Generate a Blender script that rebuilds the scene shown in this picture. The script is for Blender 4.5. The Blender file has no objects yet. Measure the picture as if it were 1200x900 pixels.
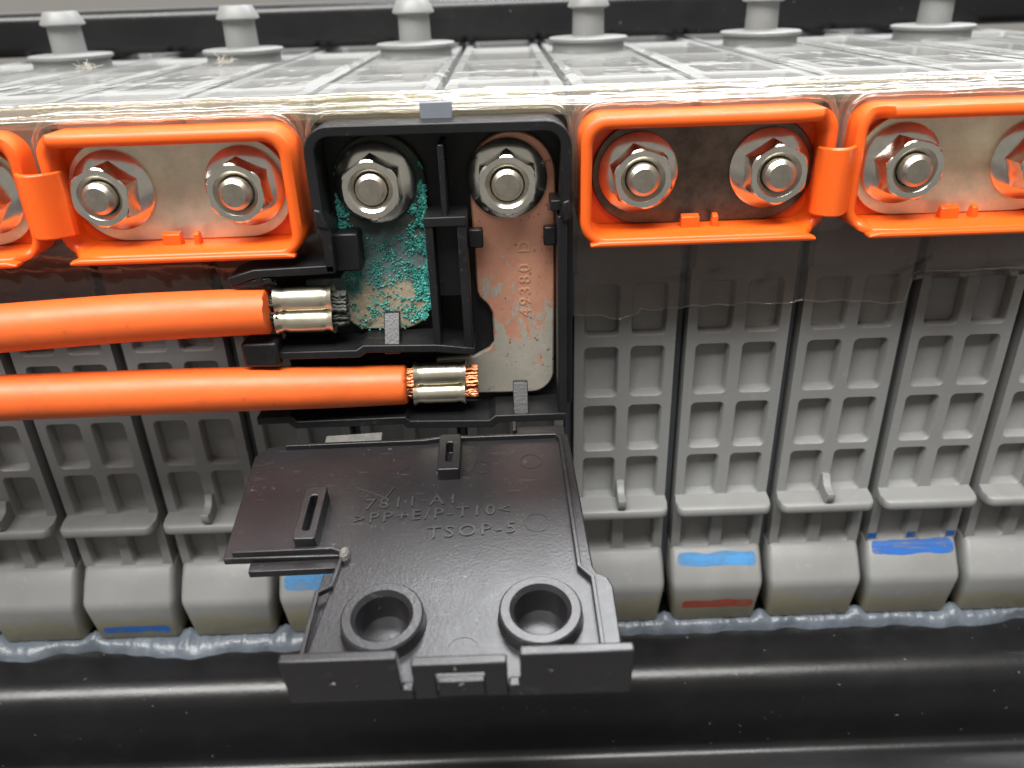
import bpy, bmesh, math, random
from mathutils import Vector, Matrix, noise
random.seed(7)
S = 0.001                       # all shapes are written in millimetres
sc = bpy.context.scene
col = sc.collection

# ------------------------------------------------------------------ camera
CX, CY, CZ = -0.23, -122.2, 119.26
PITCH, YAW, ROLL, FPX = 0.4696, 0.0009, -0.0348, 916.5
def cam_axes():
    p, y, r = PITCH, YAW, ROLL
    f = Vector((-math.sin(y)*math.cos(p), math.cos(y)*math.cos(p), -math.sin(p)))
    rt = Vector((math.cos(y), math.sin(y), 0)); up = rt.cross(f)
    return rt*math.cos(r)+up*math.sin(r), -rt*math.sin(r)+up*math.cos(r), f
cd = bpy.data.cameras.new('camera'); cam = bpy.data.objects.new('camera', cd); col.objects.link(cam)
r_, u_, f_ = cam_axes()
cam.matrix_world = Matrix(((r_.x, u_.x, -f_.x, CX*S), (r_.y, u_.y, -f_.y, CY*S), (r_.z, u_.z, -f_.z, CZ*S), (0, 0, 0, 1)))
cd.sensor_fit = 'HORIZONTAL'; cd.sensor_width = 36; cd.lens = 36*FPX/1200
cd.clip_start = 0.002; cd.clip_end = 50
cd.dof.use_dof = True; cd.dof.focus_distance = 0.122; cd.dof.aperture_fstop = 20
sc.camera = cam

# ------------------------------------------------------------------ world, lamps, exposure
w = bpy.data.worlds.new('World'); sc.world = w; w.use_nodes = True
bg = w.node_tree.nodes['Background']
bg.inputs[0].default_value = (1.0, 0.95, 0.86, 1); bg.inputs[1].default_value = 0.175
def area(name, loc, target, size, size_y, power, colr):
    l = bpy.data.lights.new(name, 'AREA'); l.shape = 'RECTANGLE'; l.size = size; l.size_y = size_y
    l.energy = power; l.color = colr
    o = bpy.data.objects.new(name, l); col.objects.link(o); o.location = loc
    z = (Vector(loc)-Vector(target)).normalized(); x = Vector((1, 0, 0)); x = (x-z*x.dot(z)).normalized(); y = z.cross(x)
    o.rotation_euler = Matrix((x, y, z)).transposed().to_euler()
    return o
area('ceiling_lamp', (-0.20, -0.46, 1.05), (0, 0, 0.06), 1.3, 0.45, 20.5, (1.0, 0.985, 0.95))
area('rear_lamp', (0.32, 0.42, 1.0), (0, 0, 0.06), 1.0, 0.28, 13.0, (0.96, 0.98, 1.0))
area('top_fill_lamp', (0.1, 1.7, 0.50), (0, 0, 0.10), 3.0, 0.9, 4.5, (0.93, 0.95, 1.0))  # low rear lamp added to brighten the module tops, no window there
sc.view_settings.view_transform = 'Standard'; sc.view_settings.look = 'None'
sc.view_settings.exposure = 0.8; sc.view_settings.gamma = 1.0
sc.render.engine = 'CYCLES'

# ------------------------------------------------------------------ materials
class NT:
    def __init__(s, name):
        s.m = bpy.data.materials.new(name); s.m.use_nodes = True; s.t = s.m.node_tree
        s.p = s.t.nodes['Principled BSDF']; s.out = s.t.nodes['Material Output']
        s.tc = s.t.nodes.new('ShaderNodeTexCoord')
    def n(s, typ, **kw):
        nd = s.t.nodes.new(typ)
        for k, v in kw.items(): setattr(nd, k, v)
        return nd
    def l(s, a, b): s.t.links.new(a, b)
    def noise(s, scale, detail=4, rough=.6, dist=0., vec=None):
        nd = s.n('ShaderNodeTexNoise'); nd.inputs['Scale'].default_value = scale
        nd.inputs['Detail'].default_value = detail; nd.inputs['Roughness'].default_value = rough
        nd.inputs['Distortion'].default_value = dist
        s.l(vec if vec else s.tc.outputs['Object'], nd.inputs['Vector']); return nd.outputs['Fac']
    def ramp(s, fac, stops):
        nd = s.n('ShaderNodeValToRGB'); e = nd.color_ramp.elements
        while len(e) < len(stops): e.new(.5)
        for el, (p, c) in zip(e, stops):
            el.position = p; el.color = (c, c, c, 1) if isinstance(c, (int, float)) else (*c, 1)
        s.l(fac, nd.inputs['Fac']); return nd.outputs['Color']
    def mix(s, fac, a, b):
        nd = s.n('ShaderNodeMix', data_type='RGBA')
        for v, i in ((fac, 0), (a, 6), (b, 7)):
            if hasattr(v, 'is_linked'): s.l(v, nd.inputs[i])
            elif isinstance(v, (int, float)): nd.inputs[i].default_value = v
            else: nd.inputs[i].default_value = (*v, 1)
        return nd.outputs[2]
    def math(s, op, a, b=0.0, clamp=False):
        nd = s.n('ShaderNodeMath', operation=op, use_clamp=clamp)
        for v, i in ((a, 0), (b, 1)):
            if hasattr(v, 'is_linked'): s.l(v, nd.inputs[i])
            else: nd.inputs[i].default_value = v
        return nd.outputs[0]
    def xyz(s):
        nd = s.n('ShaderNodeSeparateXYZ'); s.l(s.tc.outputs['Object'], nd.inputs[0]); return nd.outputs
    def maprange(s, v, a, b, c=0., d=1.):
        nd = s.n('ShaderNodeMapRange'); s.l(v, nd.inputs[0])
        for i, x in zip((1, 2, 3, 4), (a, b, c, d)): nd.inputs[i].default_value = x
        return nd.outputs[0]
    def set(s, **kw):
        for k, v in kw.items():
            i = s.p.inputs[k.replace('_', ' ')]
            if hasattr(v, 'is_linked'): s.l(v, i)
            elif isinstance(v, tuple): i.default_value = (*v, 1) if len(v) == 3 else v
            else: i.default_value = v
        return s
    def bump(s, h, strength=.3, dist=.0001):
        nd = s.n('ShaderNodeBump'); nd.inputs['Strength'].default_value = strength
        nd.inputs['Distance'].default_value = dist
        s.l(h, nd.inputs['Height']); s.l(nd.outputs[0], s.p.inputs['Normal']); return s

def mat_grey():
    s = NT('grey_nylon')
    o = s.xyz(); gp = s.n('ShaderNodeNewGeometry').outputs['Position']
    base = s.mix(s.noise(90, 5, .6, 0, gp), (0.178, 0.180, 0.177), (0.222, 0.225, 0.222))
    rnd = s.n('ShaderNodeObjectInfo').outputs['Random']
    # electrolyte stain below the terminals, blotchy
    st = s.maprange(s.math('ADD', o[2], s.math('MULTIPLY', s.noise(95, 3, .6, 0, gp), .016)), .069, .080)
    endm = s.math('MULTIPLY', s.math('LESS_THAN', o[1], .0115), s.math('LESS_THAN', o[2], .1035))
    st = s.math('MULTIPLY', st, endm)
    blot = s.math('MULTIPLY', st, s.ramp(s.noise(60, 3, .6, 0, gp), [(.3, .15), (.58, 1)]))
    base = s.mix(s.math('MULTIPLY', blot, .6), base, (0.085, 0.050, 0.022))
    base = s.mix(s.math('MULTIPLY', endm, s.maprange(s.math('ADD', o[2], s.math('MULTIPLY', s.noise(70, 3, .6, 0, gp), .012)), .078, .086, 0, .40)), base, (0.050, 0.033, 0.028))  # separate layer: end face darker brown towards its top
    # amber residue at the very bottom of the feet
    sb = s.maprange(s.math('SUBTRACT', o[2], s.math('MULTIPLY', s.noise(60, 4, .6, 0, gp), .013)), .0000, -.0024)
    base = s.mix(s.math('MULTIPLY', sb, .6), base, (0.22, 0.19, 0.095))
    spk = s.ramp(s.noise(900, 3, .7, 0, gp), [(.70, 0), (.76, 1)])
    base = s.mix(s.math('MULTIPLY', spk, .55), base, (0.09, 0.085, 0.08))
    sm = s.ramp(s.noise(38, 6, .7, .4, gp), [(.50, 0), (.72, 1)]); base = s.mix(s.math('MULTIPLY', sm, .28), base, (.115, .108, .095))
    pale = s.ramp(s.noise(300, 5, .75, 0, gp), [(.60, 0), (.74, 1)]); base = s.mix(s.math('MULTIPLY', pale, .22), base, (.40, .40, .395))
    s.set(Base_Color=base, Roughness=s.maprange(s.noise(220, 4, .6, 0, gp), .2, .8, .36, .58))
    return s.bump(s.noise(1600, 3), .12, .0002).m
def mat_black(name='black_polypropylene', v=.007, dust=.4, r=.36):
    s = NT(name)
    b = s.mix(s.noise(120, 4), (v*.8, v*.82, v*.95), (v*1.4, v*1.4, v*1.6))
    d = s.math('MULTIPLY', s.ramp(s.noise(900, 3, .7), [(.62, 0), (.70, 1)]), s.ramp(s.noise(60, 3), [(.4, 0), (.7, 1)]))
    b = s.mix(s.math('MULTIPLY', d, dust*.5), b, (.16, .15, .15))
    film = s.ramp(s.noise(45, 5, .65), [(.35, 0), (.8, 1)])
    b = s.mix(s.math('MULTIPLY', film, dust*.10), b, (.20, .19, .19))
    s.set(Base_Color=b, Specular_IOR_Level=.3, Roughness=s.maprange(s.noise(150, 5), .2, .8, r-.06, r+.10))
    return s.bump(s.noise(2500, 3), .15, .00015).m
def mat_lid():
    s = NT('black_lid_plastic')
    sc_ = s.n('ShaderNodeMapping'); s.l(s.tc.outputs['Object'], sc_.inputs[0])
    sc_.inputs['Rotation'].default_value = (0, 0, 1.1); sc_.inputs['Scale'].default_value = (1, 9, 1)
    scr = s.ramp(s.noise(220, 2, .5, 0, sc_.outputs[0]), [(.66, 0), (.72, 1)])
    d = s.math('MULTIPLY', s.ramp(s.noise(1000, 3, .7), [(.66, 0), (.73, 1)]), .35)
    b = s.mix(s.noise(80, 4), (.011, .0105, .012), (.017, .016, .018))
    b = s.mix(d, b, (.2, .2, .2)); b = s.mix(s.math('MULTIPLY', scr, .06), b, (.3, .3, .3))
    s.set(Base_Color=b, Roughness=s.maprange(s.noise(110, 5, .7), .25, .75, .27, .38))
    return s.bump(s.noise(2200, 3), .2, .00015).m
def mat_orange(name, c, r, dirt, sss=.0):
    s = NT(name)
    b = s.mix(s.noise(70, 4), tuple(x*.92 for x in c), c)
    sp = s.math('MULTIPLY', s.ramp(s.noise(520, 3), [(.66, 0), (.78, 1)]), dirt*.6)
    b = s.mix(sp, b, (.22, .06, .02))
    bl = s.math('MULTIPLY', s.ramp(s.noise(55, 5, .7), [(.48, 0), (.75, 1)]), dirt*.75)
    b = s.mix(bl, b, (.42, .085, .018))
    s.set(Base_Color=b, Roughness=s.maprange(s.noise(160, 4), .2, .8, r-.07, r+.1))
    if sss:
        s.set(Subsurface_Weight=sss, Subsurface_Scale=.0012); s.p.inputs['Subsurface Radius'].default_value = (1, .25, .05)
    return s.bump(s.noise(900, 3), .12, .0002).m
def mat_metal(name, a, b, r0, r1, nscale=300, stretch=None, bump=.1):
    s = NT(name); vec = None
    if stretch:
        mp = s.n('ShaderNodeMapping'); s.l(s.tc.outputs['Object'], mp.inputs[0]); mp.inputs['Scale'].default_value = stretch; vec = mp.outputs[0]
    nz = s.noise(nscale, 6, .7, 0, vec); lg = s.noise(nscale*.22, 4, .6)
    k = s.math('ADD', s.math('MULTIPLY', nz, .5), s.math('MULTIPLY', lg, .5))
    s.set(Base_Color=s.mix(s.ramp(k, [(.36, 0), (.64, 1)]), a, b), Metallic=1.0, Roughness=s.maprange(nz, .25, .75, r0, r1))
    return s.bump(s.noise(nscale*4, 4), bump, .0001).m
def mat_tinned_copper():
    s = NT('worn_tinned_copper'); o = s.xyz()
    mp = s.n('ShaderNodeMapping'); s.l(s.tc.outputs['Object'], mp.inputs[0]); mp.inputs['Scale'].default_value = (2.0, 1, .75)
    nz = s.noise(260, 7, .72, .3, mp.outputs[0])
    lowz = s.maprange(o[2], .058, .087, .22, -.23)
    edge = s.ramp(s.math('ADD', nz, lowz), [(.50, 0), (.545, 1)])
    cop = s.mix(s.noise(380, 5), (.58, .25, .16), (.76, .40, .28))
    tin = s.mix(s.noise(500, 5), (.40, .37, .31), (.58, .55, .48))
    pits = s.ramp(s.noise(1100, 2), [(.67, 0), (.71, 1)])
    c = s.mix(edge, cop, tin); c = s.mix(s.math('MULTIPLY', pits, .75), c, (.09, .06, .04))
    s.set(Base_Color=c, Metallic=.5, Roughness=.45)
    return s.bump(s.math('ADD', s.math('MULTIPLY', edge, .8), s.noise(900, 4)), .35, .00012).m
def mat_corroded():
    s = NT('verdigris_plate'); o = s.xyz()
    nz = s.noise(330, 6, .75, .2); big = s.noise(110, 4, .6)
    beige = s.mix(s.noise(600, 5), (.30, .24, .16), (.50, .41, .30))
    slate = s.mix(nz, (.08, .12, .13), (.24, .30, .30))
    olive = s.mix(nz, (.025, .038, .032), (.07, .085, .07))
    up = s.ramp(s.math('ADD', s.maprange(o[2], .072, .082), s.math('MULTIPLY', s.math('SUBTRACT', big, .5), 1.6)), [(.42, 0), (.62, 1)])
    c = s.mix(up, beige, slate)
    o2 = s.ramp(s.math('ADD', s.maprange(o[2], .0825, .0885), s.math('MULTIPLY', s.math('SUBTRACT', big, .5), 1.0)), [(.4, 0), (.62, 1)])
    c = s.mix(o2, c, olive)
    teal = s.ramp(s.noise(520, 6, .8), [(.53, 0), (.62, 1)])
    c = s.mix(s.math('MULTIPLY', teal, s.math('MULTIPLY', s.math('SUBTRACT', 1.0, o2), .7)), c, (.06, .36, .31))
    rust = s.ramp(s.noise(210, 4), [(.64, 0), (.70, 1)])
    c = s.mix(s.math('MULTIPLY', rust, .7), c, (.07, .035, .025))
    s.set(Base_Color=c, Metallic=.15, Roughness=.72)
    return s.bump(s.noise(900, 6, .8), .9, .0003).m
def mat_crust():
    s = NT('verdigris_crystals')
    c = s.ramp(s.noise(900, 4, .8), [(.30, (.010, .085, .08)), (.44, (.03, .24, .205)), (.58, (.075, .42, .36)), (.74, (.40, .66, .57))])
    s.set(Base_Color=c, Roughness=.55); return s.m
def mat_clear(name, haze, tint, rough, bscale, bstr, gain=1.0):
    s = NT(name); s.t.nodes.remove(s.p)
    tr = s.n('ShaderNodeBsdfTransparent'); tr.inputs[0].default_value = (*tint, 1)
    gl = s.n('ShaderNodeBsdfGlossy'); gl.inputs['Roughness'].default_value = rough; gl.inputs[0].default_value = (1, 1, 1, 1)
    df = s.n('ShaderNodeBsdfDiffuse'); df.inputs[0].default_value = (.80, .79, .75, 1)
    if name == 'clear_formed_sheet':
        s.l(s.ramp(s.noise(45, 4, .6), [(.42, (.84, .82, .78)), (.62, (.70, .62, .40))]), df.inputs[0]); s.l(s.ramp(s.noise(45, 4, .6), [(.42, tint), (.66, (.84, .76, .56))]), tr.inputs[0])
    tl = s.n('ShaderNodeBsdfTranslucent'); tl.inputs[0].default_value = (.80, .79, .75, 1)
    bp = s.n('ShaderNodeBump'); bp.inputs['Strength'].default_value = bstr; bp.inputs['Distance'].default_value = .0006
    s.l(s.noise(bscale, 3, .5), bp.inputs['Height'])
    lw = s.n('ShaderNodeLayerWeight'); lw.inputs['Blend'].default_value = .5
    s.l(bp.outputs[0], lw.inputs['Normal']); s.l(bp.outputs[0], gl.inputs['Normal'])
    fres = s.math('ADD', s.math('MULTIPLY', s.math('POWER', lw.outputs['Facing'], 4.0), .9), .05)
    hz = s.math('MULTIPLY', s.ramp(s.noise(160, 5, .7), [(.3, .35), (.7, 1)]), haze)
    dd = s.n('ShaderNodeMixShader'); dd.inputs[0].default_value = .5; s.l(df.outputs[0], dd.inputs[1]); s.l(tl.outputs[0], dd.inputs[2])
    m1 = s.n('ShaderNodeMixShader'); s.l(hz, m1.inputs[0]); s.l(tr.outputs[0], m1.inputs[1]); s.l(dd.outputs[0], m1.inputs[2])
    m2 = s.n('ShaderNodeMixShader'); s.l(s.math('MULTIPLY', fres, gain, True), m2.inputs[0])
    s.l(m1.outputs[0], m2.inputs[1]); s.l(gl.outputs[0], m2.inputs[2]); s.l(m2.outputs[0], s.out.inputs[0])
    return s.m
def mat_simple(name, c, r, metal=0., nscale=300, var=.2, bump=.1, **kw):
    s = NT(name)
    s.set(Base_Color=s.mix(s.noise(nscale, 4), tuple(x*(1-var) for x in c), tuple(min(1, x*(1+var)) for x in c)), Roughness=r, Metallic=metal, **kw)
    return s.bump(s.noise(nscale*4, 3), bump, .0002).m
def mat_paint(name, c):
    s = NT(name)
    mp = s.n('ShaderNodeMapping'); s.l(s.tc.outputs['Object'], mp.inputs[0]); mp.inputs['Scale'].default_value = (.12, 1, 1.2)
    k = s.ramp(s.noise(900, 4, .7, 0, mp.outputs[0]), [(.30, .25), (.55, 1)])
    k2 = s.ramp(s.noise(220, 4, .7), [(.28, .35), (.5, 1)])
    s.set(Base_Color=s.mix(s.noise(160, 3), tuple(x*.75 for x in c), c), Roughness=.5, Alpha=s.math('MULTIPLY', s.math('MULTIPLY', k, k2), .92))
    return s.m
def mat_steel_black():
    s = NT('black_painted_steel')
    b = s.mix(s.noise(60, 4), (.004, .004, .0045), (.007, .007, .008))
    d = s.math('MULTIPLY', s.ramp(s.noise(650, 2, .6), [(.725, 0), (.78, 1)]), .5)
    sm = s.math('MULTIPLY', s.ramp(s.noise(40, 5, .7), [(.5, 0), (.8, 1)]), .02)
    b = s.mix(d, b, (.25, .25, .26)); b = s.mix(sm, b, (.25, .25, .26))
    s.set(Base_Color=b, Roughness=s.maprange(s.noise(80, 5), .25, .75, .27, .38))
    return s.bump(s.noise(900, 3), .12, .0003).m

def mat_plate(name, a, b, r0, r1, nscale, metal=.75):
    m = mat_metal(name, a, b, r0, r1, nscale); m.node_tree.nodes['Principled BSDF'].inputs['Metallic'].default_value = metal; return m
M = dict(
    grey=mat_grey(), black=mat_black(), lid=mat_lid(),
    slate=mat_simple('slate_spacer', (.055, .06, .07), .5),
    orange=mat_orange('orange_tray_plastic', (.82, .118, .010), .36, .25, .10),
    cable=mat_orange('orange_cable_sheath', (.82, .135, .024), .46, .8),
    nickel=mat_plate('nickel_plate', (.62, .63, .49), (.84, .84, .68), .30, .46, 420),
    dark_nickel=mat_plate('tarnished_plate', (.055, .045, .036), (.20, .17, .135), .26, .44, 300),
    pale_nickel=mat_plate('pale_nickel_plate', (.66, .65, .48), (.86, .85, .65), .32, .48, 520),
    nut=mat_metal('zinc_nut', (.64, .62, .56), (.86, .84, .77), .14, .28, 420),
    stud=mat_metal('zinc_stud', (.42, .38, .32), (.58, .54, .47), .26, .44, 600),
    brass=mat_metal('tinned_crimp', (.68, .64, .48), (.86, .82, .68), .24, .38, 120),
    copper=mat_metal('bare_copper', (.30, .10, .045), (.62, .25, .12), .3, .5, 900),
    burnt=mat_simple('oxidised_strands', (.028, .030, .022), .6, 0, 700, .8),
    tin_copper=mat_tinned_copper(), corroded=mat_corroded(), crust=mat_crust(),
    film_top=mat_clear('clear_film', .12, (.97, .97, .965), .05, 130, .3, .5),
    film_front=mat_clear('clear_formed_sheet', .22, (.90, .87, .78), .10, 150, .5, 1.3),
    film_apron=mat_clear('brownish_film', .09, (.88, .80, .76), .08, 120, .9, 1.0),
    film_rim=mat_clear('clear_rib', .06, (.96, .95, .92), .05, 160, .35, 1.9),
    sealant=mat_simple('grey_sealant', (.09, .105, .125), .3, 0, 260, .5, 1.0),
    blue=mat_paint('blue_marker', (.010, .11, .42)), red=mat_paint('red_marker', (.30, .035, .018)),
    light_blue=mat_paint('pale_blue_marker', (.05, .24, .52)),
    steel=mat_steel_black(), scuff=mat_simple('scuffed_plastic', (.12, .115, .11), .6, 0, 700, .5, .8),
    letter=mat_simple('raised_letter', (.030, .030, .031), .34, 0, 900, .6),
    copper_letter=mat_simple('stamped_copper', (.62, .36, .23), .35, .4), grey_tab=mat_simple('grey_tab', (.17, .185, .22), .4), lint=mat_simple('lint', (.42, .39, .34), .9),
    dark_slab=mat_simple('dark_slab_matt', (.03, .028, .027), .55, 0, 20, .4),
    floor=mat_simple('pale_floor', (.66, .64, .74), .6, 0, 3, .15),
)

# ------------------------------------------------------------------ mesh helpers
class MB:
    def __init__(s): s.v = []; s.f = []
    def add(s, vs, fs):
        o = len(s.v); s.v += [tuple(v) for v in vs]; s.f += [tuple(i+o for i in f) for f in fs]; return s
    def box(s, x0, x1, y0, y1, z0, z1):
        return s.add([(x, y, z) for x in (x0, x1) for y in (y0, y1) for z in (z0, z1)],
                     [(0, 1, 3, 2), (4, 6, 7, 5), (0, 4, 5, 1), (2, 3, 7, 6), (0, 2, 6, 4), (1, 5, 7, 3)])
    def prism(s, poly, d0, d1, fn):
        n = len(poly)
        return s.add([fn(a, b, d0) for a, b in poly]+[fn(a, b, d1) for a, b in poly],
                     [tuple(range(n)), tuple(range(2*n-1, n-1, -1))]+[(i, i+n, (i+1) % n+n, (i+1) % n) for i in range(n)])
    def loft(s, loops, cap0=True, cap1=True, closed=True):
        n = len(loops[0]); vs = [v for lp in loops for v in lp]; fs = []
        for k in range(len(loops)-1):
            for i in range(n if closed else n-1):
                j = (i+1) % n; fs.append((k*n+i, k*n+j, (k+1)*n+j, (k+1)*n+i))
        if cap0: fs.append(tuple(range(n-1, -1, -1)))
        if cap1: fs.append(tuple(range((len(loops)-1)*n, len(loops)*n)))
        return s.add(vs, fs)
    def lathe(s, prof, c, axis='Y', n=32, cap0=True, cap1=True):
        loops = []
        for r, h in prof:
            lp = []
            for i in range(n):
                a = 2*math.pi*i/n; p, q = r*math.cos(a), r*math.sin(a)
                lp.append({'Y': (c[0]+p, h, c[1]+q), 'Z': (c[0]+p, c[1]+q, h), 'X': (h, c[0]+p, c[1]+q)}[axis])
            loops.append(lp)
        return s.loft(loops, cap0, cap1)
    def tube(s, path, rad, n=8):
        loops = []
        for i, p in enumerate(path):
            p = Vector(p); t = (Vector(path[min(i+1, len(path)-1)])-Vector(path[max(i-1, 0)])).normalized()
            a = t.cross(Vector((0.13, 0.2, 1))).normalized(); b = t.cross(a)
            r = rad[i] if isinstance(rad, (list, tuple)) else rad
            loops.append([tuple(p+(a*math.cos(2*math.pi*k/n)+b*math.sin(2*math.pi*k/n))*r) for k in range(n)])
        return s.loft(loops)
    def mesh(s, name, mat, sharp=35, weld=True):
        me = bpy.data.meshes.new(name)
        bm = bmesh.new(); vs = [bm.verts.new((v[0]*S, v[1]*S, v[2]*S)) for v in s.v]
        for f in s.f:
            try: bm.faces.new([vs[i] for i in f])
            except ValueError: pass
        if weld: bmesh.ops.remove_doubles(bm, verts=bm.verts, dist=2e-6)
        bmesh.ops.recalc_face_normals(bm, faces=bm.faces)
        for f in bm.faces: f.smooth = True
        for e in bm.edges:
            if len(e.link_faces) == 2 and e.calc_face_angle(0) > math.radians(sharp): e.smooth = False
        bm.to_mesh(me); bm.free(); me.materials.append(M[mat]); return me
    def build(s, name, mat, parent=None, bevel=0., sharp=35, weld=True, **kw):
        return obj(name, s.mesh(name, mat, sharp, weld), parent, bevel, **kw)
def obj(name, me, parent=None, bevel=0., kind=None, label=None):
    o = bpy.data.objects.new(name, me); col.objects.link(o)
    if parent: o.parent = parent
    if bevel:
        b = o.modifiers.new('bevel', 'BEVEL'); b.width = bevel*S; b.segments = 2; b.limit_method = 'ANGLE'; b.angle_limit = math.radians(40)
    if kind: o['kind'] = kind
    if label: o['label'] = label
    return o
def tag(o, label, cat, group=None):
    o['label'] = label; o['category'] = cat
    if group: o['group'] = group
    return o
def empty(name, loc=(0, 0, 0)):
    o = bpy.data.objects.new(name, None); col.objects.link(o); o.location = Vector(loc)*S; o.empty_display_size = .005; return o
def XZ(a, b, d): return (a, d, b)           # outline in the X-Z plane, depth along Y
def XY(a, b, d): return (a, b, d)
def YZ(a, b, d): return (d, a, b)
def rrect(x0, x1, z0, z1, r, n=5):
    rs = r if isinstance(r, (list, tuple)) else [r]*4      # corners: x1z1, x0z1, x0z0, x1z0
    pts = []
    for (cx, cz, a0, rr) in ((x1, z1, 0, rs[0]), (x0, z1, 90, rs[1]), (x0, z0, 180, rs[2]), (x1, z0, 270, rs[3])):
        sx = -1 if cx == x1 else 1; sz = -1 if cz == z1 else 1
        for i in range(n):
            a = math.radians(a0+90*i/(n-1)); pts.append((cx+sx*rr+rr*math.cos(a), cz+sz*rr+rr*math.sin(a)))
    return pts
def wall(poly, t, left=.5):
    """thick open polyline -> closed outline"""
    P = [Vector(p) for p in poly]; L, R = [], []
    for i, p in enumerate(P):
        d0 = (P[i]-P[i-1]).normalized() if i else (P[1]-P[0]).normalized()
        d1 = (P[i+1]-P[i]).normalized() if i < len(P)-1 else d0
        n0 = Vector((-d0.y, d0.x)); n1 = Vector((-d1.y, d1.x)); m = (n0+n1); m = m/max(.3, m.length_squared)*2
        L.append(tuple(p+m*t*left)); R.append(tuple(p-m*t*(1-left)))
    return L+R[::-1]
def arc(cx, cz, r, a0, a1, n=6):
    return [(cx+r*math.cos(math.radians(a0+(a1-a0)*i/(n-1))), cz+r*math.sin(math.radians(a0+(a1-a0)*i/(n-1)))) for i in range(n)]
def text_mesh(name, body, size, extrude, mat, fn, align='LEFT', spacing=1.0):
    cu = bpy.data.curves.new(name, 'FONT'); cu.body = body; cu.size = size; cu.extrude = extrude; cu.align_x = align
    cu.resolution_u = 3; cu.space_character = spacing
    o = bpy.data.objects.new(name, cu); col.objects.link(o)
    dg = bpy.context.evaluated_depsgraph_get(); me = bpy.data.meshes.new_from_object(o.evaluated_get(dg))
    bpy.data.objects.remove(o); bpy.data.curves.remove(cu)
    for v in me.vertices: v.co = Vector(fn(*v.co))*S
    me.materials.clear(); me.materials.append(M[mat]); return me
def nz(x, y=0., z=0.): return noise.noise(Vector((x, y, z)))

# ------------------------------------------------------------------ setting
g = MB().box(-4000, 4000, -1500, 6000, -760, -740).build('floor', 'floor'); g['kind'] = 'structure'
g = MB().box(-600, 600, -420, 420, -70, -41).build('unseen_dark_slab', 'dark_slab', None, 2); g['kind'] = 'structure'  # dark slab added out of view so the tray front reflects black

# black steel tray under the modules
prof = [(160, -2.2), (3, -2.2), (-6.5, -2.4)]
prof += [(-7.2+5.2*math.sin(a), -7.7+5.2*math.cos(a)) for a in [math.radians(-t) for t in (10, 25, 40, 55, 70, 82, 90)]]
prof += [(-13.0, -12), (-13.4, -17)] + [(-15.6+2.2*math.cos(math.radians(t)), -19.2+0.0-2.2*math.sin(math.radians(t))) for t in (5, 30, 60, 85)]
prof += [(-24, -21.6), (-25.6, -23), (-26, -40)]
inner = [(p[0]+1.4, p[1]-1.4) for p in prof]
inner[0] = (160, -3.8)
tray = MB().loft([[(x, p[0], p[1]) for p in prof+inner[::-1]] for x in [-230+10*i for i in range(47)]]).build('battery_tray', 'steel', sharp=50)
tag(tray, 'black painted steel tray under the row of grey modules', 'tray')

# ------------------------------------------------------------------ battery modules
ROWS = [(16.4, 26.0), (28.9, 38.1), (39.9, 49.4), (51.5, 61.3), (63.6, 73.2)]
def cell(mb, o, r, rad, depth, fn, wallin=.35):
    x0, x1, z0, z1 = o; rx0, rx1, rz0, rz1 = r
    top = rrect(rx0-.18, rx1+.18, rz0-.18, rz1+.18, rad+.18); e1 = rrect(rx0, rx1, rz0, rz1, rad)
    e2 = rrect(rx0+wallin*.5, rx1-wallin*.5, rz0+wallin*.5, rz1-wallin*.5, rad*.9)
    e3 = rrect(rx0+wallin*.7+.08, rx1-wallin*.7-.08, rz0+wallin*.7+.08, rz1-wallin*.7-.08, rad*.8)
    out = []
    for q, (cx, cz) in enumerate(((x1, z1), (x0, z1), (x0, z0), (x1, z0))):
        for j in range(5):
            p = top[q*5+j]
            first = (cx, p[1]) if q % 2 == 0 else (p[0], cz); second = (p[0], cz) if q % 2 == 0 else (cx, p[1])
            out.append(first if j < 2 else (cx, cz) if j == 2 else second)
    L = [[fn(a, b, 0) for a, b in out], [fn(a, b, 0) for a, b in top], [fn(a, b, .18) for a, b in e1],
         [fn(a, b, depth-.12) for a, b in e2], [fn(a, b, depth) for a, b in e3]]
    mb.loft(L, False, True)
FY = 5.0
def end_frame():
    mb = MB(); fn = lambda a, b, d: (a, FY+d, b)
    zs = [15.4]+[(ROWS[i][1]+ROWS[i+1][0])/2 for i in range(4)]+[75.4]
    for i, (a, b) in enumerate(ROWS):
        for (x0, x1, rx0, rx1) in ((-9, 0, -7.15, -1.2), (0, 9, 1.2, 7.15)):
            cell(mb, (x0, x1, zs[i], zs[i+1]), (rx0, rx1, a, b), .85, 2.3, fn)
    # frame edges
    mb.loft([[(-9, FY, 15.4), (-9, FY, 75.4)], [(-9.1, FY+4, 15.4), (-9.1, FY+4, 75.4)]], False, False, False)
    mb.loft([[(9, FY, 15.4), (9, FY, 75.4)], [(9.1, FY+4, 15.4), (9.1, FY+4, 75.4)]], False, False, False)
    mb.loft([[(-9, FY, 75.4), (9, FY, 75.4)], [(-9.1, FY+4, 75.4), (9.1, FY+4, 75.4)]], False, False, False)
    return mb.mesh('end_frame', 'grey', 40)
def shelf():
    mb = MB(); p = [(-9.0, 5.0), (-9.2, 3.0), (-8.9, 1.9)]+arc(-7.5, 2.1, 1.5, 190, 270, 4)+arc(7.5, 2.1, 1.5, 270, 350, 4)+[(8.9, 1.9), (9.2, 3.0), (9.0, 5.0)]
    L = []
    for z, k in ((26.6, .25), (26.9, 0), (28.2, 0), (28.5, .25)):
        L.append([(x*(1-k*.03), y+k*(1 if y < 4 else 0), z+(.5 if y > 4 else 0)*(z > 28)) for x, y in p])
    mb.loft(L); return mb.mesh('shelf', 'grey', 50)
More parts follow.
